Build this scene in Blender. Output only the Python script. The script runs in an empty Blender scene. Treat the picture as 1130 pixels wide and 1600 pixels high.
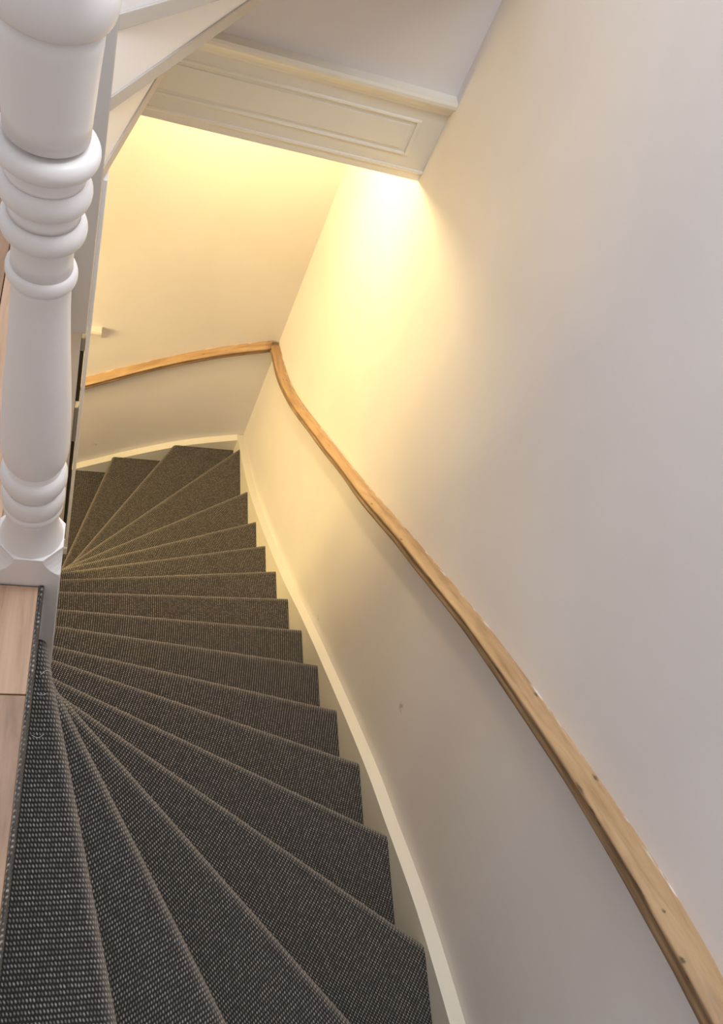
import bpy, bmesh, math, random
from mathutils import Vector, Matrix
random.seed(7)
scene = bpy.context.scene
C = scene.collection

# ------------------------------------------------------------------ camera
cam_data = bpy.data.cameras.new('camera')
cam = bpy.data.objects.new('camera', cam_data); C.objects.link(cam)
cam_data.sensor_fit = 'VERTICAL'; cam_data.sensor_height = 36.0
cam_data.lens = 1355.27 / 1600.0 * 36.0
cam_data.clip_start = 0.02
EYE = 1.486
yaw, pitch, roll = math.radians(-33.012), math.radians(35.891), math.radians(33.702)
cam.matrix_world = Matrix.Translation((0, 0, EYE)) @ Matrix.Rotation(yaw, 4, 'Z') @ Matrix.Rotation(pitch, 4, 'X') @ Matrix.Rotation(roll, 4, 'Z')
scene.camera = cam

# ------------------------------------------------------------------ world, light, exposure
world = bpy.data.worlds.new('world'); scene.world = world
world.use_nodes = True
bg = world.node_tree.nodes['Background']
bg.inputs[0].default_value = (0.90, 0.95, 1.03, 1)
bg.inputs[1].default_value = 0.57
def area(name, loc, target, sx, sy, power, col):
    d = bpy.data.lights.new(name, 'AREA'); d.shape = 'RECTANGLE'; d.size = sx; d.size_y = sy
    d.energy = power; d.color = col
    o = bpy.data.objects.new(name, d); C.objects.link(o); o.location = loc
    o.rotation_euler = (Vector(target) - Vector(loc)).to_track_quat('-Z', 'Y').to_euler()
    return o
area('skylight', (0.60, 1.0, 2.60), (0.15, 1.1, 0), 0.5, 1.4, 33, (0.88, 0.93, 1.0))
area('hall_fill', (-1.3, 2.35, -1.85), (0.99, 2.1, -1.7), 0.7, 0.6, 30, (1.0, 0.74, 0.31))  # added warm fill for the lower stairwell, no fixture in view
scene.view_settings.view_transform = 'Standard'
scene.view_settings.look = 'None'
scene.view_settings.exposure = 0.53
scene.view_settings.gamma = 1.0
scene.view_settings.use_curve_mapping = False

# ------------------------------------------------------------------ measures (metres, top landing at FZ)
R = 0.19            # riser
FZ = 0.055          # landing floor level
XS = 0.952          # inner face of the string on the right wall
XW = 0.992          # right wall
FAR0, FARS = 3.110, 0.04   # far wall: y = FAR0 + FARS * x
def yfar(x, off=0.0): return FAR0 + FARS * x - off
HY = 2.36           # fascia plane
PY = 1.72           # pivot of the flight above

# ------------------------------------------------------------------ materials
def mat(name):
    m = bpy.data.materials.new(name); m.use_nodes = True
    nt = m.node_tree; b = nt.nodes['Principled BSDF']
    return m, nt, b
def N(nt, t, **kw):
    n = nt.nodes.new(t)
    for k, v in kw.items(): setattr(n, k, v)
    return n
def ramp(nt, stops):
    r = N(nt, 'ShaderNodeValToRGB'); e = r.color_ramp.elements
    e[0].position, e[0].color = stops[0][0], (*stops[0][1], 1)
    e[1].position, e[1].color = stops[1][0], (*stops[1][1], 1)
    for p, c in stops[2:]:
        x = e.new(p); x.color = (*c, 1)
    return r
def paint(name, col, rough, bump=0.15, bscale=60.0, var=0.04):
    m, nt, b = mat(name); L = nt.links
    tc = N(nt, 'ShaderNodeTexCoord')
    n1 = N(nt, 'ShaderNodeTexNoise'); n1.inputs['Scale'].default_value = 2.3; n1.inputs['Detail'].default_value = 5
    L.new(tc.outputs['Object'], n1.inputs['Vector'])
    r = ramp(nt, [(0.3, tuple(c * (1 - var) for c in col)), (0.7, tuple(min(1, c * (1 + var)) for c in col))])
    L.new(n1.outputs['Fac'], r.inputs['Fac']); L.new(r.outputs['Color'], b.inputs['Base Color'])
    n2 = N(nt, 'ShaderNodeTexNoise'); n2.inputs['Scale'].default_value = bscale; n2.inputs['Detail'].default_value = 3
    L.new(tc.outputs['Object'], n2.inputs['Vector'])
    bp = N(nt, 'ShaderNodeBump'); bp.inputs['Strength'].default_value = bump; bp.inputs['Distance'].default_value = 0.004
    L.new(n2.outputs['Fac'], bp.inputs['Height']); L.new(bp.outputs['Normal'], b.inputs['Normal'])
    b.inputs['Roughness'].default_value = rough
    return m
M_wall = paint('wall_paint', (0.735, 0.695, 0.68), 0.62, 0.10, 25)
M_white = paint('white_gloss_paint', (0.79, 0.745, 0.71), 0.38, 0.30, 24, 0.03)
M_bright = paint('bright_white_paint', (0.93, 0.93, 0.95), 0.45, 0.05, 30, 0.015)
M_cream = paint('cream_gloss_paint', (0.76, 0.72, 0.63), 0.42, 0.10, 40, 0.03)
M_grey = paint('grey_undercoat', (0.60, 0.575, 0.55), 0.6, 0.08, 30)
M_dark = paint('cavity_shade', (0.03, 0.025, 0.02), 0.9)  # near-black colour for shade in a recess
M_edge = paint('dull_beige_edge', (0.60, 0.555, 0.50), 0.6, 0.08, 30)  # duller beige than the risers, for the step boards

def smudge(m, spots):
    """small brown scuffs at fixed places on a painted wall"""
    nt = m.node_tree; L = nt.links; b = nt.nodes['Principled BSDF']
    src = b.inputs['Base Color'].links[0].from_socket
    tc = N(nt, 'ShaderNodeTexCoord'); nz = N(nt, 'ShaderNodeTexNoise'); nz.inputs['Scale'].default_value = 90
    L.new(tc.outputs['Object'], nz.inputs['Vector'])
    tot = None
    for (p, rad) in spots:
        d = N(nt, 'ShaderNodeVectorMath', operation='DISTANCE'); L.new(tc.outputs['Object'], d.inputs[0]); d.inputs[1].default_value = p
        mr = N(nt, 'ShaderNodeMapRange'); mr.inputs[1].default_value = rad; mr.inputs[2].default_value = rad * 0.2
        L.new(d.outputs['Value'], mr.inputs[0])
        if tot is None: tot = mr.outputs[0]
        else:
            a = N(nt, 'ShaderNodeMath', operation='MAXIMUM'); L.new(tot, a.inputs[0]); L.new(mr.outputs[0], a.inputs[1]); tot = a.outputs[0]
    mu = N(nt, 'ShaderNodeMath', operation='MULTIPLY'); L.new(tot, mu.inputs[0])
    st = N(nt, 'ShaderNodeMapRange'); st.inputs[1].default_value = 0.45; st.inputs[2].default_value = 0.62; L.new(nz.outputs['Fac'], st.inputs[0])
    L.new(st.outputs[0], mu.inputs[1])
    mx = N(nt, 'ShaderNodeMix', data_type='RGBA'); L.new(mu.outputs[0], mx.inputs[0]); L.new(src, mx.inputs[6])
    mx.inputs[7].default_value = (0.46, 0.36, 0.26, 1)
    L.new(mx.outputs[2], b.inputs['Base Color'])

def wood(name, c_dark, c_mid, c_light, rough, knots=True, us=1.0, vs=26.0):
    m, nt, b = mat(name); L = nt.links
    uv = N(nt, 'ShaderNodeUVMap')
    mp = N(nt, 'ShaderNodeMapping'); mp.inputs['Scale'].default_value = (us * 3, vs, 1)
    L.new(uv.outputs['UV'], mp.inputs['Vector'])
    n = N(nt, 'ShaderNodeTexNoise'); n.inputs['Scale'].default_value = 1.6; n.inputs['Detail'].default_value = 7; n.inputs['Roughness'].default_value = 0.62; n.inputs['Distortion'].default_value = 0.5
    L.new(mp.outputs['Vector'], n.inputs['Vector'])
    r = ramp(nt, [(0.25, c_dark), (0.78, c_light), (0.5, c_mid)])
    L.new(n.outputs['Fac'], r.inputs['Fac'])
    out = r.outputs['Color']
    if knots:
        mk = N(nt, 'ShaderNodeMapping'); mk.inputs['Scale'].default_value = (11, 40, 1); L.new(uv.outputs['UV'], mk.inputs['Vector'])
        v = N(nt, 'ShaderNodeTexVoronoi'); v.inputs['Scale'].default_value = 1.0; L.new(mk.outputs['Vector'], v.inputs['Vector'])
        mr = N(nt, 'ShaderNodeMapRange'); mr.inputs[1].default_value = 0.13; mr.inputs[2].default_value = 0.03; L.new(v.outputs['Distance'], mr.inputs[0])
        w = N(nt, 'ShaderNodeTexWhiteNoise', noise_dimensions='3D'); L.new(v.outputs['Color'], w.inputs['Vector'])
        gt = N(nt, 'ShaderNodeMath', operation='GREATER_THAN'); gt.inputs[1].default_value = 0.4; L.new(w.outputs['Value'], gt.inputs[0])
        mu = N(nt, 'ShaderNodeMath', operation='MULTIPLY'); L.new(mr.outputs[0], mu.inputs[0]); L.new(gt.outputs[0], mu.inputs[1])
        mx = N(nt, 'ShaderNodeMix', data_type='RGBA'); L.new(mu.outputs[0], mx.inputs[0]); L.new(out, mx.inputs[6]); mx.inputs[7].default_value = (0.07, 0.04, 0.02, 1)
        out = mx.outputs[2]
        # weathered dark streaks
        ms = N(nt, 'ShaderNodeMapping'); ms.inputs['Scale'].default_value = (5, 60, 1); L.new(uv.outputs['UV'], ms.inputs['Vector'])
        ns = N(nt, 'ShaderNodeTexNoise'); ns.inputs['Scale'].default_value = 1.0; ns.inputs['Detail'].default_value = 4; L.new(ms.outputs['Vector'], ns.inputs['Vector'])
        m2 = N(nt, 'ShaderNodeMapRange'); m2.inputs[1].default_value = 0.6; m2.inputs[2].default_value = 0.76; m2.inputs[4].default_value = 0.55; L.new(ns.outputs['Fac'], m2.inputs[0])
        mx2 = N(nt, 'ShaderNodeMix', data_type='RGBA'); L.new(m2.outputs[0], mx2.inputs[0]); L.new(out, mx2.inputs[6]); mx2.inputs[7].default_value = (0.16, 0.09, 0.045, 1)
        out = mx2.outputs[2]
        # old varnish and grime kept on the flank below the round top (second texture coordinate = girth)
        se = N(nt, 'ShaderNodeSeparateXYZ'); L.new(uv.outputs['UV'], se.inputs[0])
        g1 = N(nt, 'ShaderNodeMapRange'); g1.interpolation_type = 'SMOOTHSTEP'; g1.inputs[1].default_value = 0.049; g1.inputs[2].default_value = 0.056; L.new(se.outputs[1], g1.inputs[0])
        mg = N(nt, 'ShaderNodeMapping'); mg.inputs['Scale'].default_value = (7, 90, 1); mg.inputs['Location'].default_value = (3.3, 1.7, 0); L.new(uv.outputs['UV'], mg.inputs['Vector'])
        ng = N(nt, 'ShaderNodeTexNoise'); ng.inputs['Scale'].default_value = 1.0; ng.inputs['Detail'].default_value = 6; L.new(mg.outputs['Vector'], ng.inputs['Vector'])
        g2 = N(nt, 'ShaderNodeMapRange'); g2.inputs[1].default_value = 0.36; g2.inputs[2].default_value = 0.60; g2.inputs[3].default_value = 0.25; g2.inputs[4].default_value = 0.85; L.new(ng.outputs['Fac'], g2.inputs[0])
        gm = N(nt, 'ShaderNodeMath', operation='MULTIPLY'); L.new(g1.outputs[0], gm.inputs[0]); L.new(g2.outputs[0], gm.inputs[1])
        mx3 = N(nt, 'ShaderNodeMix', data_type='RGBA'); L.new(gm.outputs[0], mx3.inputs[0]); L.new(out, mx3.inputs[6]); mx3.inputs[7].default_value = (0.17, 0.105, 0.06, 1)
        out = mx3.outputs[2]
    L.new(out, b.inputs['Base Color'])
    bp = N(nt, 'ShaderNodeBump'); bp.inputs['Strength'].default_value = 0.25; bp.inputs['Distance'].default_value = 0.002
    L.new(n.outputs['Fac'], bp.inputs['Height']); L.new(bp.outputs['Normal'], b.inputs['Normal'])
    b.inputs['Roughness'].default_value = rough
    return m
M_rail = wood('pine_rail', (0.27, 0.158, 0.072), (0.43, 0.275, 0.142), (0.54, 0.365, 0.205), 0.5)
M_plank = wood('oak_plank', (0.30, 0.165, 0.095), (0.47, 0.295, 0.185), (0.56, 0.37, 0.245), 0.5, False, 0.6, 34)
M_plank2 = wood('brown_oak_plank', (0.17, 0.095, 0.055), (0.34, 0.205, 0.125), (0.45, 0.29, 0.19), 0.5, False, 0.7, 14)
M_deal = wood('bare_deal', (0.3, 0.2, 0.12), (0.42, 0.3, 0.2), (0.5, 0.37, 0.25), 0.7, False)

def carpet(name):
    m, nt, b = mat(name); L = nt.links
    uv = N(nt, 'ShaderNodeUVMap')
    wob = N(nt, 'ShaderNodeTexNoise'); wob.inputs['Scale'].default_value = 45; wob.inputs['Detail'].default_value = 2
    L.new(uv.outputs['UV'], wob.inputs['Vector'])
    sc = N(nt, 'ShaderNodeVectorMath', operation='MULTIPLY_ADD'); sc.inputs[1].default_value = (0.0028, 0.0028, 0); L.new(wob.outputs['Color'], sc.inputs[0]); L.new(uv.outputs['UV'], sc.inputs[2])
    sp = N(nt, 'ShaderNodeSeparateXYZ'); L.new(sc.outputs[0], sp.inputs[0])
    # loops: rows PU along u, staggered in v
    PU, PV = 0.0056, 0.0084
    def mul(a, k):
        x = N(nt, 'ShaderNodeMath', operation='MULTIPLY'); L.new(a, x.inputs[0]); x.inputs[1].default_value = k; return x.outputs[0]
    def op(o, a, bb=None, k=None):
        x = N(nt, 'ShaderNodeMath', operation=o); L.new(a, x.inputs[0])
        if bb is not None: L.new(bb, x.inputs[1])
        if k is not None: x.inputs[1].default_value = k
        return x.outputs[0]
    u = mul(sp.outputs[0], 1 / PU); v = mul(sp.outputs[1], 1 / PV)
    row = op('FLOOR', u)
    sh = mul(op('MODULO', row, k=2.0), 0.04)
    vv = op('ADD', v, sh)
    fu = op('SUBTRACT', op('FRACT', u), k=0.5); fv = op('SUBTRACT', op('FRACT', vv), k=0.5)
    sk = op('ADD', fv, mul(fu, -0.45))
    d = op('SQRT', op('ADD', op('POWER', mul(fu, 1.0), k=2.0), op('POWER', mul(sk, 1.25), k=2.0)))
    hmap = N(nt, 'ShaderNodeMapRange'); hmap.interpolation_type = 'SMOOTHSTEP'
    hmap.inputs[1].default_value = 0.50; hmap.inputs[2].default_value = 0.12; L.new(d, hmap.inputs[0])
    cell = N(nt, 'ShaderNodeCombineXYZ'); L.new(row, cell.inputs[0]); L.new(op('FLOOR', vv), cell.inputs[1])
    wn = N(nt, 'ShaderNodeTexWhiteNoise', noise_dimensions='2D'); L.new(cell.outputs[0], wn.inputs['Vector'])
    loop = ramp(nt, [(0.0, (0.18, 0.155, 0.130)), (1.0, (0.48, 0.42, 0.36)), (0.55, (0.315, 0.273, 0.233))])
    L.new(wn.outputs['Value'], loop.inputs['Fac'])
    mx = N(nt, 'ShaderNodeMix', data_type='RGBA'); L.new(hmap.outputs[0], mx.inputs[0]); mx.inputs[6].default_value = (0.026, 0.022, 0.019, 1); L.new(loop.outputs['Color'], mx.inputs[7])
    # paler loops: nose highlight painted in, fraying on the cut edge (attribute painted per vertex: 1 on the nose)
    at = N(nt, 'ShaderNodeAttribute'); at.attribute_name = 'highlight_wear'
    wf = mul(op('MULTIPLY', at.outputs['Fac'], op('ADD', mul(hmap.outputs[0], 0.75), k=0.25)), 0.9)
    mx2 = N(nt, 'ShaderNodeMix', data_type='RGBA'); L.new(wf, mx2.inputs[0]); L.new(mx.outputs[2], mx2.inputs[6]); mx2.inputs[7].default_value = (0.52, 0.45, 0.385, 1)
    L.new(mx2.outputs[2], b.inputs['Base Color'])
    fz = N(nt, 'ShaderNodeTexNoise'); fz.inputs['Scale'].default_value = 900; L.new(uv.outputs['UV'], fz.inputs['Vector'])
    hs = op('ADD', hmap.outputs[0], mul(fz.outputs['Fac'], 0.25))
    bp = N(nt, 'ShaderNodeBump'); bp.inputs['Strength'].default_value = 0.9; bp.inputs['Distance'].default_value = 0.004
    L.new(hs, bp.inputs['Height']); L.new(bp.outputs['Normal'], b.inputs['Normal'])
    b.inputs['Roughness'].default_value = 0.95
    b.inputs['Specular IOR Level'].default_value = 0.15
    try:
        b.inputs['Sheen Weight'].default_value = 0.15; b.inputs['Sheen Roughness'].default_value = 0.6
    except Exception: pass
    return m
M_carpet = carpet('woven_loop_carpet')
m, nt, b = mat('lamp_glass'); b.inputs['Base Color'].default_value = (1, .9, .7, 1)
b.inputs['Emission Color'].default_value = (1.0, 0.755, 0.34, 1); b.inputs['Emission Strength'].default_value = 222
M_lamp = m
m, nt, b = mat('lint'); b.inputs['Base Color'].default_value = (0.75, 0.73, 0.7, 1); b.inputs['Roughness'].default_value = 0.9
M_lint = m

# ------------------------------------------------------------------ helpers
def add(name, mesh, m, parent=None):
    o = bpy.data.objects.new(name, mesh); C.objects.link(o)
    if m is not None and len(mesh.materials) == 0: mesh.materials.append(m)
    if parent is not None: o.parent = parent
    return o
def mesh_py(name, verts, faces, uvs=None, smooth=False):
    me = bpy.data.meshes.new(name); me.from_pydata([tuple(v) for v in verts], [], faces)
    if uvs is not None:
        ul = me.uv_layers.new(name='UVMap')
        for p in me.polygons:
            for li in p.loop_indices: ul.data[li].uv = uvs[me.loops[li].vertex_index]
    if smooth:
        for p in me.polygons: p.use_smooth = True
    bm = bmesh.new(); bm.from_mesh(me); bmesh.ops.recalc_face_normals(bm, faces=bm.faces); bm.to_mesh(me); bm.free()
    return me
def bevel(me, w=0.003, seg=2):
    bm = bmesh.new(); bm.from_mesh(me)
    bmesh.ops.bevel(bm, geom=list(bm.edges), offset=w, segments=seg, affect='EDGES', profile=0.5, clamp_overlap=True)
    bm.to_mesh(me); bm.free(); return me
def box_mesh(name, x0, x1, y0, y1, z0, z1, bev=0.0):
    v = [(x, y, z) for z in (z0, z1) for y in (y0, y1) for x in (x0, x1)]
    f = [(0, 2, 3, 1), (4, 5, 7, 6), (0, 1, 5, 4), (2, 6, 7, 3), (0, 4, 6, 2), (1, 3, 7, 5)]
    me = mesh_py(name, v, f)
    return bevel(me, bev) if bev else me
def box(name, x0, x1, y0, y1, z0, z1, m, parent=None, bev=0.0):
    return add(name, box_mesh(name, x0, x1, y0, y1, z0, z1, bev), m, parent)
def prism(name, poly, z0, z1, m, parent=None, bev=0.0):
    """plan polygon (x, y) extruded from z0 to z1"""
    n = len(poly)
    v = [(x, y, z0) for x, y in poly] + [(x, y, z1) for x, y in poly]
    f = [tuple(range(n))[::-1], tuple(range(n, 2 * n))] + [(i, (i + 1) % n, n + (i + 1) % n, n + i) for i in range(n)]
    me = mesh_py(name, v, f)
    if bev: bevel(me, bev)
    return add(name, me, m, parent)
def thing(name, label, cat, loc=(0, 0, 0), group=None, kind=None):
    o = bpy.data.objects.new(name, None); C.objects.link(o); o.location = loc
    if label: o['label'] = label
    if cat: o['category'] = cat
    if group: o['group'] = group
    if kind: o['kind'] = kind
    bpy.context.view_layer.update()
    return o
def child(o, parent):
    """parent without moving (meshes are written in world coordinates)"""
    o.parent = parent; o.matrix_parent_inverse = Matrix.Translation(parent.location).inverted()
    return o
def structure(o, label=None):
    o['kind'] = 'structure'
    if label: o['label'] = label
    return o
def interp(pts, x):
    """monotone-ish cubic (Catmull-Rom) through (x, y) pairs sorted by x"""
    n = len(pts)
    if x <= pts[0][0]: i = 0
    elif x >= pts[-1][0]: i = n - 2
    else:
        i = max(j for j in range(n - 1) if pts[j][0] <= x)
    x0, y0 = pts[i]; x1, y1 = pts[i + 1]
    def slope(j):
        a = max(0, j - 1); c = min(n - 1, j + 1)
        return (pts[c][1] - pts[a][1]) / (pts[c][0] - pts[a][0])
    h = x1 - x0; t = (x - x0) / h
    if t < 0 or t > 1:
        s = slope(i) if t < 0 else slope(i + 1)
        return (y0 + s * (x - x0)) if t < 0 else (y1 + s * (x - x1))
    m0, m1 = slope(i) * h, slope(i + 1) * h
    return (2*t**3-3*t**2+1)*y0 + (t**3-2*t**2+t)*m0 + (-2*t**3+3*t**2)*y1 + (t**3-t**2)*m1

# ------------------------------------------------------------------ walls
HALL = -R * 19
smudge(M_wall, [((XW, 0.755, -0.849), 0.022), ((XW, 1.361, -1.608), 0.016), ((0.116, yfar(.116), -3.175), 0.02)])
structure(box('wall_right', XW, XW + 0.12, -1.3, 3.4, HALL - 0.1, 2.75, M_wall), 'plain off-white plaster wall beside the stairs')
structure(prism('wall_far', [(-1.6, yfar(-1.6)), (XW, yfar(XW)), (XW, yfar(XW) + 0.12), (-1.6, yfar(-1.6) + 0.12)], HALL - 0.1, -0.255, M_wall), 'warm-lit plaster wall at the foot of the stairs')
structure(box('wall_upper', -0.35, XW, HY + 0.012, HY + 0.09, 0.03, 2.75, M_wall), 'grey-lit wall standing above the panelled fascia')
structure(box('wall_hall', -1.72, -1.6, 1.0, 3.3, HALL - 0.1, -0.0, M_wall))
structure(box('wall_near', -1.6, XW, -0.82, -0.70, HALL - 0.1, -0.06, M_wall))
structure(box('wall_back', -1.6, XW, -1.42, -1.30, -0.06, 2.75, M_wall))
structure(box('wall_blocker', -1.72, -1.6, -1.42, 0.75, -0.06, 2.75, M_wall))  # unseen, added to hold side light off the newel front

structure(box('floor_hall', -1.72, XW + 0.1, -0.7, 3.4, HALL - 0.12, HALL, M_plank))

# inner partition under the landing, its end seen past the newel post
structure(box('wall_inner', -0.14, -0.056, 0.80, 1.70, HALL, -0.021, M_wall))
t3 = structure(thing('trim_3', 'white board ends closing the partition behind the newel post', None))
box('end_board', -0.13, -0.0125, 1.742, 1.775, -3.0, -0.556, M_white, t3, 0.002)
box('end_cap', -0.13, -0.0085, 1.736, 1.78, -0.553, -0.523, M_white, t3, 0.002)
box('gap_shade', -0.13, -0.001, 1.80, 1.83, -2.6, -0.54, M_dark, t3)  # dark sheet standing in for the shade inside the gap
box('edge_board', 0.0012, 0.0125, 1.735, 1.775, -1.90, 0.010, M_bright, t3, 0.0015)
box('edge_board_foot', -0.004, 0.0128, 1.733, 1.777, -1.96, -1.903, M_bright, t3, 0.002)
box('packing_block', -0.012, 0.0008, 1.762, 1.79, -0.66, -0.60, M_grey, t3, 0.002)
box('packing_block', -0.012, 0.0008, 1.762, 1.79, -1.15, -0.95, M_grey, t3, 0.002)

# ceiling over the lower winders
structure(box('ceiling', -1.6, XW, HY + 0.09, 3.3, -0.255, -0.205, M_wall), 'ceiling over the foot of the stairs')

# ------------------------------------------------------------------ fascia beam (trim_1)
tr = structure(thing('trim_1', 'panelled cream fascia beam with moulded top edge across the stairwell', None))
box('fascia_board', -0.35, XW, HY, HY + 0.09, -0.255, 0.03, M_cream, tr)
def yz_sweep(name, prof, x0, x1, m, parent):
    n = len(prof)
    v = [(x0, y, z) for y, z in prof] + [(x1, y, z) for y, z in prof]
    f = [tuple(range(n)), tuple(range(n, 2 * n))[::-1]] + [(i, (i + 1) % n, n + (i + 1) % n, n + i) for i in range(n)]
    o = add(name, mesh_py(name, v, f), m, parent)
    return o
y = HY
yz_sweep('cornice', [(y + .012, .058), (y - .026, .058), (y - .030, .050), (y - .030, .040), (y - .024, .032), (y - .014, .024), (y - .009, .012), (y - .008, .004), (y - .003, -.002), (y, -.004)], -0.35, XW, M_cream, tr)
yz_sweep('bead', [(y, -.214), (y - .004, -.216), (y - .006, -.221), (y - .004, -.226), (y, -.228)], -0.35, XW, M_cream, tr)
for z0, z1, nm in ((-0.052, -0.040, 'panel_moulding'), (-0.172, -0.160, 'panel_moulding')):
    zc = (z0 + z1) / 2
    yz_sweep(nm, [(y, z0), (y - .004, z0 + .002), (y - .006, zc), (y - .004, z1 - .002), (y, z1)], -0.30, 0.917, M_cream, tr)
box('panel_moulding', 0.905, 0.917, y - .0055, y, -0.170, -0.042, M_cream, tr, 0.002)
box('panel_field', -0.28, 0.885, y - .003, y, -0.150, -0.062, M_cream, tr, 0.002)

# ------------------------------------------------------------------ landing floor and its planks
fl = structure(thing('floor', 'oak plank landing floor beside the newel post', None))
EX = -0.033
box('subfloor', -1.6, EX - 0.006, -0.62, 0.66, -0.02, FZ - 0.016, M_deal, fl)
box('subfloor', -1.6, -0.057, 0.66, PY + .02, -0.02, FZ - 0.016, M_deal, fl)
box('subfloor', -1.6, -0.13, PY + .02, HY, -0.02, FZ - 0.016, M_deal, fl)
def plank(x0, x1, y0, y1, i):
    g = 0.0009
    me = box_mesh('plank', x0 + g, x1 - g, y0 + g, y1 - g, FZ - 0.016, FZ, 0.0012)
    ul = me.uv_layers.new(name='UVMap')
    ox, oy = random.random() * 9, random.random() * 9
    for p in me.polygons:
        for li in p.loop_indices:
            c = me.vertices[me.loops[li].vertex_index].co
            ul.data[li].uv = (c.y + ox, c.x + oy)
    add('plank', me, M_plank2 if i else M_plank, fl)
W = 0.135
for row in range(8):
    x1 = EX - row * W; x0 = x1 - W + (0 if row < 7 else 0)
    cuts = [-0.62, 0.466, HY] if row == 0 else [-0.62, -0.62 + random.uniform(.25, 1.0), random.uniform(.7, 1.4), HY]
    for a, c in zip(cuts[:-1], cuts[1:]):
        if row == 0 and c > 0.66:
            plank(x0, x1, a, 0.655, 0)
            plank(x0, -0.106, 0.655, HY, 0)
        else: plank(x0, x1, a, c, 1 if row == 0 else random.random() < .4)

# ------------------------------------------------------------------ the carpeted winder stairs
st = thing('winder_staircase', 'winding staircase going down, dark carpeted treads between cream strings', 'staircase', (0.5, 1.5, HALL))
# nosing lines in plan: (y at x = 0, dy/dx); steps 17, 18 turn past the axis
NOSE = {1: (0.602, -3.78), 2: (0.654, -1.766), 3: (0.706, -1.078), 4: (0.757, -0.670), 5: (0.852, -0.459), 6: (0.972, -0.320),
        7: (1.088, -0.199), 8: (1.236, -0.109), 9: (1.382, -0.032), 10: (1.540, 0.038), 11: (1.683, 0.125), 12: (1.807, 0.241),
        13: (1.916, 0.381), 14: (2.008, 0.600), 15: (2.096, 0.946), 16: (2.153, 1.626), 17: (2.300, 3.39)}
def nose_line(k):
    """point on the nose, direction along it, direction towards the back of the tread"""
    if k == 18:
        p = Vector((-0.088, 2.0)); d = Vector((-0.03, 1.0)).normalized()
    elif k == 0:
        p = Vector((EX + 0.003, 0.0)); d = Vector((0, 1))
    else:
        y0, s = NOSE[k]; p = Vector((0, y0)); d = Vector((1, s)).normalized()
    if k == 0: return p, d, Vector((-1, 0))
    n = Vector((-d.y, d.x))          # left of d
    # the back of every tread lies clockwise seen from above: towards smaller y on the straight, +x at the foot
    n = -n if k <= 18 else n
    return p, d, n
def clip(poly, p, n, keep=1):
    """keep the side where (q - p).n * keep >= 0"""
    out = []
    for i in range(len(poly)):
        a, c = poly[i], poly[(i + 1) % len(poly)]
        da, dc = (a - p).dot(n) * keep, (c - p).dot(n) * keep
        if da >= 0: out.append(a)
        if da * dc < 0: out.append(a + (c - a) * (da / (da - dc)))
    return out
def region(k):
    xm = -0.052 if k < 17 else -0.30
    if k <= 5: xm = {1: EX + 0.003, 2: -0.024}.get(k, 0.0008)
    poly = [Vector((xm, -0.60)), Vector((XS, -0.60)), Vector((XS, yfar(XS, .045))), Vector((xm, yfar(xm, .045)))]
    if k <= 2: poly = [Vector((xm, -0.60)), Vector((XS, -0.60)), Vector((XS, 0.657)), Vector((xm, 0.657))]
    return poly
def seg_at(poly, p, d, n, off):
    """the piece of the line {(q-p).n = off} inside poly, ordered along d"""
    pts = []
    for i in range(len(poly)):
        a, c = poly[i], poly[(i + 1) % len(poly)]
        da, dc = (a - p).dot(n) - off, (c - p).dot(n) - off
        if (da < 0) != (dc < 0): pts.append(a + (c - a) * (da / (da - dc)))
    pts.sort(key=lambda q: q.dot(d))
    return (pts[0], pts[-1]) if len(pts) >= 2 else None
OVER = 0.022    # nose overhang
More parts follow.
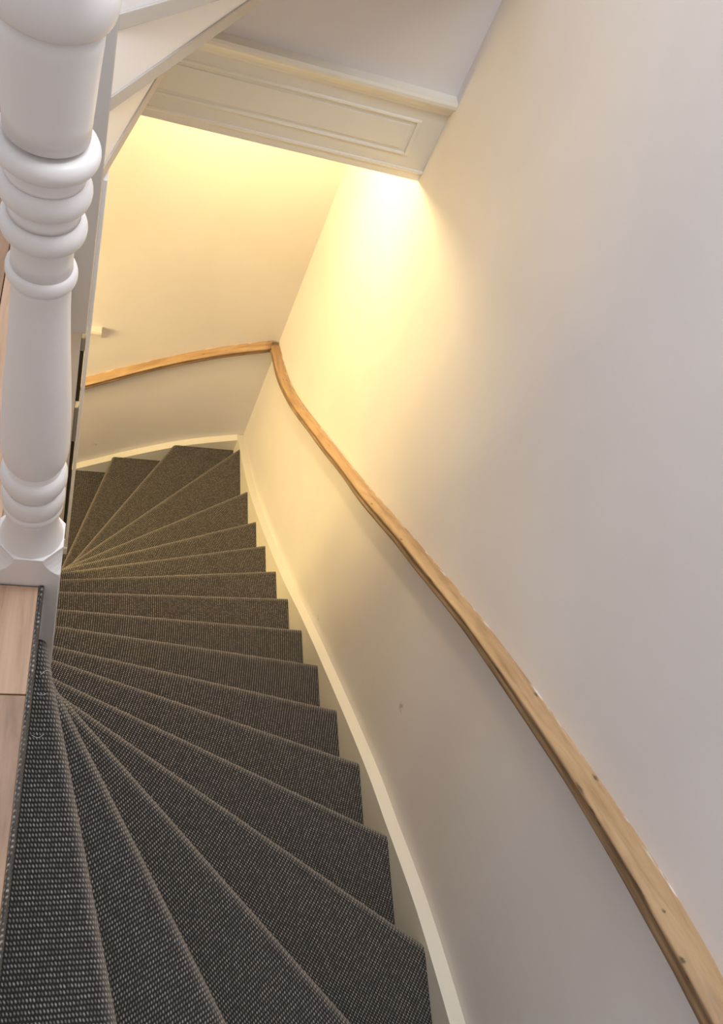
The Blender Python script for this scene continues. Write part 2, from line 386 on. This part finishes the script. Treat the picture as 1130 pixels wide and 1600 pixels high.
for k in range(1, 19):
    z = -R * k
    p, d, n = nose_line(k)
    reg = region(k)
    if k > 1:
        pb, db, nb = nose_line(k - 1)
    else:
        pb, db, nb = Vector((EX + 0.003, 0)), Vector((0, 1)), Vector((-1, 0))
    # back limit = riser plane of the step above (its nose line moved back by the overhang)
    back_p = pb + nb * (OVER if k > 1 else 0.0)
    full = clip(reg, back_p, nb, -1)
    # wooden board
    wpoly = clip(full, p + n * 0.012, n, 1)
    tr_o = prism('tread', [(q.x, q.y) for q in wpoly], z - 0.042, z - 0.010, M_deal)
    child(tr_o, st)
    # wooden riser under the nose
    s = seg_at(reg, p, d, n, OVER + 0.010)
    if s:
        rp = clip(clip(reg, p + n * (OVER + .010), n, 1), p + n * (OVER + .026), n, -1)
        r_o = prism('riser', [(q.x, q.y) for q in rp], z - R - 0.008, z - 0.043, M_deal); child(r_o, st)
    # carpet: waterfall profile (offset behind the nose, height) from riser foot to the flat
    prof = [(OVER + .006, -R - .002), (OVER + .004, -R * .6), (OVER - .002, -.062), (.012, -.046), (.004, -.036), (.0008, -.026), (0, -.018), (.0022, -.0095), (.0075, -.0030), (.014, -.0006), (.022, 0)]
    highlight_wear = [0, 0, 0, 0, .1, .45, .9, 1, .6, .2, 0]  # light caught along the nose, put into the carpet colour
    verts, faces, uvs, wr = [], [], [], []
    prev = None; arc = 0.0; last = None
    NS = 14
    ok = True
    for (off, dz), w_ in zip(prof, highlight_wear):
        s = seg_at(reg, p, d, n, off)
        if s is None: ok = False; break
        if last is not None: arc += math.hypot(off - last[0], dz - last[1])
        last = (off, dz)
        row = []
        for i in range(NS + 1):
            q = s[0].lerp(s[1], i / NS)
            wob = 0.0007 * math.sin(i * 2.1 + k * 1.7)
            row.append(len(verts)); verts.append((q.x, q.y, z + dz + wob)); uvs.append((arc, (q - p).dot(d)) if k > 1 else (arc - off - q.x, q.y)); wr.append(w_)
        if prev:
            for i in range(NS): faces.append((prev[i], prev[i + 1], row[i + 1], row[i]))
        prev = row
    flat = clip(full, p + n * 0.022, n, 1)
    if len(flat) >= 3:
        base = len(verts)
        for q in flat:
            verts.append((q.x, q.y, z)); uvs.append((arc - 0.022 + (q - p).dot(n), (q - p).dot(d)) if k > 1 else (arc - 0.022 - q.x, q.y)); wr.append(0)
        faces.append(tuple(range(base, base + len(flat))))
    me = mesh_py('carpet', verts, faces, uvs)
    at = me.attributes.new('highlight_wear', 'FLOAT', 'POINT')
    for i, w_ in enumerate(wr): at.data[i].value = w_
    for f in me.polygons: f.use_smooth = len(f.vertices) == 4 and f.index < NS * (len(prof) - 1)
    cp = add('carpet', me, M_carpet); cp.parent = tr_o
# carpet on the top riser, its cut edge standing up beside the planks
pts = []
cv, cf, cu = [], [], []
NY = 60
for i in range(NY + 1):
    yy = -0.60 + (0.655 + 0.60) * i / NY
    j = 0.0012 * math.sin(i * 1.9) + random.uniform(-.0008, .0008)
    for (x, zz) in ((EX + .0002, -0.02), (EX + .0002, FZ + 0.001 + j), (EX + .003 + j, FZ + 0.0025 + j), (EX + .0055 + j, FZ + 0.001 + j), (EX + .0062 + j, FZ - .01), (EX + .0045, -R)):
        cv.append((x, yy, zz)); cu.append((zz + x, yy))
for i in range(NY):
    for q in range(5):
        a = i * 6 + q; cf.append((a, a + 1, a + 7, a + 6))
me = mesh_py('carpet_edge', cv, cf, cu)
at = me.attributes.new('highlight_wear', 'FLOAT', 'POINT')
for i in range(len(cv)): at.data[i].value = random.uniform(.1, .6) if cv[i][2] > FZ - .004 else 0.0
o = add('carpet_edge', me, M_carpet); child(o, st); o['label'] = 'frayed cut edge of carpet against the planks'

# string on the right wall
INN = [(-1.0, -0.22), (-0.6, -0.405), (-0.054, -0.657), (0.046, -0.706), (0.21, -0.795), (0.361, -0.895), (0.43, -0.944), (0.598, -1.056), (0.774, -1.190), (0.979, -1.355), (1.199, -1.535), (1.436, -1.737), (1.651, -1.930), (1.898, -2.134), (2.149, -2.330), (2.331, -2.465), (2.544, -2.612), (2.86, -2.790), (3.16, -2.930)]
ys = [-0.62 + (yfar(XS) - .003 + 0.62) * i / 60 for i in range(61)]
v, f = [], []
for yy in ys:
    zt = interp(INN, yy)
    v += [(XS, yy, zt), (XW - .0005, yy, zt), (XW - .0005, yy, zt - 0.42), (XS, yy, zt - 0.42)]
for i in range(60):
    a = i * 4
    for q in range(4): f.append((a + q, a + (q + 1) % 4, a + 4 + (q + 1) % 4, a + 4 + q))
f += [(0, 1, 2, 3), (240, 241, 242, 243)]
child(add('wall_string', mesh_py('wall_string', v, f), M_cream), st)
FST = [(-0.9, -4.0), (-0.3, -3.60), (0.022, -3.405), (0.139, -3.328), (0.40, -3.165), (0.658, -3.030), (0.99, -2.912)]
xs = [-0.6 + (XS - .0005 + 0.6) * i / 30 for i in range(31)]
v, f = [], []
for x in xs:
    zt = interp(FST, x)
    v += [(x, yfar(x, .045), zt), (x, yfar(x, .0005), zt), (x, yfar(x, .0005), zt - 0.45), (x, yfar(x, .045), zt - 0.45)]
for i in range(30):
    a = i * 4
    for q in range(4): f.append((a + q, a + (q + 1) % 4, a + 4 + (q + 1) % 4, a + 4 + q))
f += [(0, 1, 2, 3), (120, 121, 122, 123)]
child(add('wall_string', mesh_py('wall_string', v, f), M_cream), st)

# ------------------------------------------------------------------ handrails
PROF = [(0, .0), (.016, .0022), (.032, .0015), (.043, -.003), (.0490, -.0085), (.0508, -.0130), (.0485, -.0175), (.0458, -.0230), (.0462, -.0290), (.0480, -.0350), (.0482, -.0405), (.0450, -.0465), (.037, -.0500), (.022, -.0515), (0, -.0515)]
def rail(name, label, path, place, u0):
    """path: list of (s, z); place(s, depth) -> (x, y); section stands upright and is swept along the path"""
    v, f, uvs = [], [], []
    n = len(PROF); arc = u0
    for i, (s, z) in enumerate(path):
        if i: arc += math.hypot(s - path[i - 1][0], z - path[i - 1][1])
        k = 1 + 0.035 * math.sin(s * 5.3 + 1) + 0.02 * math.sin(s * 13.7)
        girth = 0
        for j, (d, dz) in enumerate(PROF):
            if j: girth += math.hypot(d - PROF[j - 1][0], dz - PROF[j - 1][1])
            x, y_ = place(s, d * k)
            v.append((x, y_, z + dz * k + 0.0012 * math.sin(s * 9 + j))); uvs.append((arc, girth))
    for i in range(len(path) - 1):
        for j in range(n - 1):
            a = i * n + j; f.append((a, a + 1, a + n + 1, a + n))
    f.append(tuple(range(n))); f.append(tuple(range((len(path) - 1) * n, len(path) * n)))
    me = mesh_py(name, v, f, uvs)
    for p in me.polygons: p.use_smooth = len(p.vertices) == 4
    o = add(name, me, M_rail); o['label'] = label; o['category'] = 'handrail'; o['group'] = 'wooden handrails on the stair walls'
    return o
RUP = [(-0.7, 0.555), (-0.35, 0.425), (-0.005, 0.272), (0.081, 0.226), (0.157, 0.182), (0.235, 0.131), (0.32, 0.073), (0.432, -0.006), (0.561, -0.098), (0.712, -0.212), (0.852, -0.324), (1.06, -0.496), (1.2, -0.612), (1.583, -0.942), (2.145, -1.402), (2.554, -1.722), (2.80, -1.880), (3.10, -2.012)]
yend = yfar(XW) - 0.003
pth = [(-0.62 + (yend + 0.62) * i / 90, interp(RUP, -0.62 + (yend + 0.62) * i / 90)) for i in range(91)]
def knots(m, spots):
    """dark knots and nail holes at (arc length, girth, half length, half width)"""
    nt = m.node_tree; L = nt.links; b = nt.nodes['Principled BSDF']
    src = b.inputs['Base Color'].links[0].from_socket
    uv = N(nt, 'ShaderNodeUVMap'); nz = N(nt, 'ShaderNodeTexNoise'); nz.inputs['Scale'].default_value = 160
    L.new(uv.outputs['UV'], nz.inputs['Vector'])
    wob = N(nt, 'ShaderNodeVectorMath', operation='MULTIPLY_ADD'); wob.inputs[1].default_value = (.010, .004, 0); L.new(nz.outputs['Color'], wob.inputs[0]); L.new(uv.outputs['UV'], wob.inputs[2])
    tot = None
    for (u, g, a, c) in spots:
        mp = N(nt, 'ShaderNodeVectorMath', operation='SUBTRACT'); L.new(wob.outputs[0], mp.inputs[0]); mp.inputs[1].default_value = (u + .005, g + .002, 0.0)
        ms = N(nt, 'ShaderNodeVectorMath', operation='MULTIPLY'); L.new(mp.outputs[0], ms.inputs[0]); ms.inputs[1].default_value = (1 / a, 1 / c, 0)
        ln = N(nt, 'ShaderNodeVectorMath', operation='LENGTH'); L.new(ms.outputs[0], ln.inputs[0])
        mr = N(nt, 'ShaderNodeMapRange'); mr.inputs[1].default_value = 1.0; mr.inputs[2].default_value = 0.25; mr.inputs[4].default_value = 0.85; L.new(ln.outputs['Value'], mr.inputs[0])
        if tot is None: tot = mr.outputs[0]
        else:
            x = N(nt, 'ShaderNodeMath', operation='MAXIMUM'); L.new(tot, x.inputs[0]); L.new(mr.outputs[0], x.inputs[1]); tot = x.outputs[0]
    mx = N(nt, 'ShaderNodeMix', data_type='RGBA'); L.new(tot, mx.inputs[0]); L.new(src, mx.inputs[6]); mx.inputs[7].default_value = (0.06, 0.035, 0.02, 1)
    # wall paint smeared along the top edge of the rail
    se = N(nt, 'ShaderNodeSeparateXYZ'); L.new(uv.outputs['UV'], se.inputs[0])
    e1 = N(nt, 'ShaderNodeMapRange'); e1.inputs[1].default_value = 0.008; e1.inputs[2].default_value = 0.001; L.new(se.outputs[1], e1.inputs[0])
    mp = N(nt, 'ShaderNodeMapping'); mp.inputs['Scale'].default_value = (14, 120, 1); L.new(uv.outputs['UV'], mp.inputs['Vector'])
    n2 = N(nt, 'ShaderNodeTexNoise'); n2.inputs['Detail'].default_value = 4; n2.inputs['Scale'].default_value = 1; L.new(mp.outputs['Vector'], n2.inputs['Vector'])
    e2 = N(nt, 'ShaderNodeMapRange'); e2.inputs[1].default_value = 0.52; e2.inputs[2].default_value = 0.62; L.new(n2.outputs['Fac'], e2.inputs[0])
    em = N(nt, 'ShaderNodeMath', operation='MULTIPLY'); L.new(e1.outputs[0], em.inputs[0]); L.new(e2.outputs[0], em.inputs[1])
    mx2 = N(nt, 'ShaderNodeMix', data_type='RGBA'); L.new(em.outputs[0], mx2.inputs[0]); L.new(mx.outputs[2], mx2.inputs[6]); mx2.inputs[7].default_value = (0.72, 0.68, 0.64, 1)
    L.new(mx2.outputs[2], b.inputs['Base Color'])
def arc_at(y):
    t = 0.0
    for (a, za), (c, zc) in zip(pth[:-1], pth[1:]):
        if c >= y: return t + math.hypot(c - a, zc - za) * (y - a) / (c - a)
        t += math.hypot(c - a, zc - za)
    return t
knots(M_rail, [(arc_at(y_), g, a, c) for y_, g, a, c in ((.545, .010, .012, .006), (.335, .007, .013, .006), (.27, .057, .016, .005), (.315, .052, .022, .004), (.245, .062, .010, .006),
      (.02, .050, .008, .005), (-.005, .060, .010, .005), (.09, .038, .005, .003), (.13, .055, .05, .003), (.62, .057, .05, .003), (.80, .060, .04, .003), (.98, .055, .03, .004), (1.95, .03, .012, .003), (2.15, .015, .014, .003), (2.38, .02, .012, .004), (2.62, .025, .010, .004), (2.75, .02, .01, .004))] + [(11.75, .055, .012, .006), (11.95, .06, .015, .005), (12.2, .057, .012, .006)])
rail('handrail', 'long knotty pine handrail curving down the right wall', pth, lambda s, d: (XW - d, s), 0)
FUP = [(-0.6, -2.945), (0.027, -2.515), (0.187, -2.410), (0.413, -2.272), (0.638, -2.150), (0.95, -2.022)]
xend = XW - 0.042
pth = [(-0.6 + (xend + 0.6) * i / 40, interp(FUP, -0.6 + (xend + 0.6) * i / 40)) for i in range(41)]
rail('handrail', 'shorter pine handrail on the warm-lit far wall', pth, lambda s, d: (s, yfar(s, d)), 11)

# ------------------------------------------------------------------ newel post
AX, AY = -0.0515, 0.707
nw = thing('newel_post', 'white painted turned newel post standing at the corner of the plank landing', 'newel post', (AX, AY, -0.45))
def lathe(name, prof, seg=56):
    v, f = [], []
    n = len(prof)
    for z, r in prof:
        for i in range(seg):
            a = 2 * math.pi * i / seg
            v.append((AX + r * math.cos(a), AY + r * math.sin(a), z))
    for j in range(n - 1):
        for i in range(seg):
            a, c = j * seg + i, j * seg + (i + 1) % seg
            f.append((a, c, c + seg, a + seg))
    f.append(tuple(range(seg))); f.append(tuple(range((n - 1) * seg, n * seg)))
    me = mesh_py(name, v, f)
    for p in me.polygons: p.use_smooth = len(p.vertices) == 4
    o = add(name, me, M_white); child(o, nw); return o
def torus_prof(zt, zb, r_in, r_out, m=9):
    out = [(zt, r_in)]
    for i in range(m):
        t = math.pi * (0.5 - (i + .5) / m)
        out.append(((zt + zb) / 2 + (zt - zb) / 2 * math.sin(t), r_in + (r_out - r_in) * math.cos(t) ** 0.8))
    return out + [(zb, r_in)]
lathe('finial', [(1.40, .004), (1.395, .02), (1.375, .036), (1.35, .042), (1.325, .037), (1.30, .024), (1.292, .03), (1.28, .034), (1.27, .03)])
bx = add('top_block', box_mesh('top_block', AX - .048, AX + .048, AY - .048, AY + .048, 1.115, 1.27, .004), M_white); child(bx, nw)
lathe('upper_neck', [(1.12, .046), (1.108, .040), (1.094, .037), (1.09, .0385), (1.084, .042)])
lathe('ring', torus_prof(1.086, 1.041, .042, .0525))
lathe('upper_shaft', [(1.045, .0432), (1.022, .0428), (.985, .0408), (.95, .0392), (.928, .0385)])
lathe('ring', torus_prof(.922, .898, .0380, .0490))
lathe('fillet', [(.900, .0345), (.893, .0335), (.888, .0345), (.884, .037), (.880, .0375)])
lathe('ring', torus_prof(.880, .850, .0345, .0446))
lathe('fillet', [(.850, .0325), (.842, .0318), (.837, .033), (.833, .0355)])
lathe('ring', torus_prof(.831, .803, .0325, .0428))
lathe('neck', [(.806, .0325), (.795, .0315), (.775, .0312), (.758, .0318)])
lathe('bead', torus_prof(.760, .740, .0318, .0372))
lathe('vase', [(.742, .0325), (.73, .0315), (.70, .0322), (.66, .0340), (.61, .0368), (.56, .0400), (.51, .0428), (.46, .0446), (.43, .0452), (.41, .0450), (.395, .0440), (.383, .0420), (.373, .0386), (.367, .033)])
lathe('fillet', [(.370, .033), (.364, .0345), (.359, .0375), (.355, .038)])
lathe('ring', torus_prof(.358, .314, .036, .0468))
lathe('fillet', [(.320, .0345), (.313, .034), (.308, .0355), (.303, .0385)])
lathe('ring', torus_prof(.303, .256, .038, .0460))
lathe('bead', torus_prof(.258, .238, .0395, .0440))
lathe('foot', [(.242, .0395), (.225, .0385), (.205, .039), (.185, .0408), (.168, .0438), (.155, .0475), (.148, .0495), (.10, .0495)])
# square base with lamb's-tongue corners
hw = 0.0505
def oct_(c):
    return [(-hw + c, -hw), (hw - c, -hw), (hw, -hw + c), (hw, hw - c), (hw - c, hw), (-hw + c, hw), (-hw, hw - c), (-hw, -hw + c)]
levels = [(0.150, .0290), (0.140, .0275), (0.128, .0235), (0.117, .0175), (0.108, .010), (0.102, .0035), (0.094, .002), (-0.45, .002)]
v, f = [], []
for z, c in levels:
    v += [(AX + x, AY + y_, z) for x, y_ in oct_(c)]
for j in range(len(levels) - 1):
    for i in range(8):
        a, c = j * 8 + i, j * 8 + (i + 1) % 8
        f.append((a, c, c + 8, a + 8))
f.append(tuple(range(8))); f.append(tuple(range((len(levels) - 1) * 8, len(levels) * 8)))
child(add('base_block', mesh_py('base_block', v, f), M_white), nw)

# ------------------------------------------------------------------ flight above: backs of its lowest winders
up = thing('upper_staircase', 'undersides of white winder steps rising behind the newel post', 'staircase', (-0.04, PY, FZ))
LINES = [3.55, 1.665, 1.02, 0.58]
def lp(i, off=0.0):
    """radial line i from the pivot to the fascia wall (or right wall)"""
    s = LINES[i]; d = Vector((1, s)).normalized(); n = Vector((d.y, -d.x))
    a = Vector((0.001, PY + 0.001 * s)) + n * off
    tmax = (HY + .010 - a.y) / d.y
    if a.x + d.x * tmax > XW - .001: tmax = (XW - .001 - a.x) / d.x
    return a, a + d * tmax
RU = 0.188
def wedge(name, i0, i1, z0, z1, m):
    a0, c0 = (Vector((-0.12, PY + .1)), Vector((-0.12, HY + .010))) if i0 < 0 else lp(i0, -.03)
    a1, c1 = lp(i1)
    poly = [a0, a1, c1]
    if c1.x > XW - .01 and c0.x < XW - .01: poly.append(Vector((XW - .001, HY + .010)))
    poly.append(c0)
    child(prism(name, [(q.x, q.y) for q in poly], z0, z1, m, None, 0.002), up)
wedge('tread', -1, 0, FZ - .038, FZ - .002, M_edge)
for i in range(3):
    zt = FZ + RU * (i + 1) - .002
    wedge('tread', i, i + 1, zt - .036, zt, M_edge)
    a, c = lp(i, -.004); a2, c2 = lp(i, -.022)
    child(prism('riser', [(a.x, a.y), (c.x, c.y), (c2.x, c2.y), (a2.x, a2.y)], zt - RU + .0005, zt - .0365, M_bright), up)
child(box('post_board', -0.125, 0.0005, PY - .012, PY + .075, -0.518, 2.4, M_grey, None, .003), up)

# ------------------------------------------------------------------ lamp on the ceiling over the lower winders
LX, LY, LZ = 0.46, 2.63, -0.325
lamp = thing('ceiling_lamp', 'glowing globe lamp under the ceiling behind the fascia', 'lamp', (LX, LY, -0.255))
def sphere(name, c, r, m, parent, z_cut=None):
    bm = bmesh.new(); bmesh.ops.create_uvsphere(bm, u_segments=24, v_segments=14, radius=r)
    bmesh.ops.translate(bm, verts=bm.verts, vec=c)
    me = bpy.data.meshes.new(name); bm.to_mesh(me); bm.free()
    for p in me.polygons: p.use_smooth = True
    o = add(name, me, m); child(o, parent); return o
sphere('globe', (LX, LY, LZ), 0.052, M_lamp, lamp)
bm = bmesh.new(); bmesh.ops.create_cone(bm, cap_ends=True, segments=24, radius1=.03, radius2=.045, depth=.022)
bmesh.ops.translate(bm, verts=bm.verts, vec=(LX, LY, -0.2665)); me = bpy.data.meshes.new('lamp_base'); bm.to_mesh(me); bm.free()
child(add('lamp_base', me, M_white), lamp)

# ------------------------------------------------------------------ small white moulded ledge on the far wall
t2 = structure(thing('trim_2', 'end of a small white moulded ledge on the far wall', None))
yy = yfar(0.0)
yz_sweep('ledge', [(yy + .004, -2.090), (yy - .036, -2.090), (yy - .038, -2.104), (yy - .028, -2.118), (yy - .020, -2.140), (yy - .014, -2.165), (yy + .004, -2.168)], -0.40, 0.074, M_white, t2)

# ------------------------------------------------------------------ loose threads on the carpet
def thread(pts, where):
    cu = bpy.data.curves.new('thread', 'CURVE'); cu.dimensions = '3D'; cu.bevel_depth = 0.0004; cu.bevel_resolution = 1
    sp = cu.splines.new('BEZIER'); sp.bezier_points.add(len(pts) - 1)
    for bp, q in zip(sp.bezier_points, pts):
        bp.co = q; bp.handle_left_type = bp.handle_right_type = 'AUTO'
    tmp = bpy.data.objects.new('thread', cu); C.objects.link(tmp)
    dg = bpy.context.evaluated_depsgraph_get(); me = bpy.data.meshes.new_from_object(tmp.evaluated_get(dg))
    bpy.data.objects.remove(tmp)
    o = add('thread', me, M_lint); o['label'] = 'loose white thread on the dark top tread, ' + where; o['category'] = 'thread'; o['group'] = 'loose threads on the top tread'
zt = -R + .0012
thread([(-.018, .585, zt), (-.008, .594, zt), (.002, .590, zt)], 'nearest the newel post')
thread([(-.021, .548, zt), (-.012, .546, zt), (-.004, .549, zt)], 'the middle one of three')
thread([(-.022, .470, zt), (-.010, .466, zt), (-.002, .472, zt)], 'farthest from the newel post')
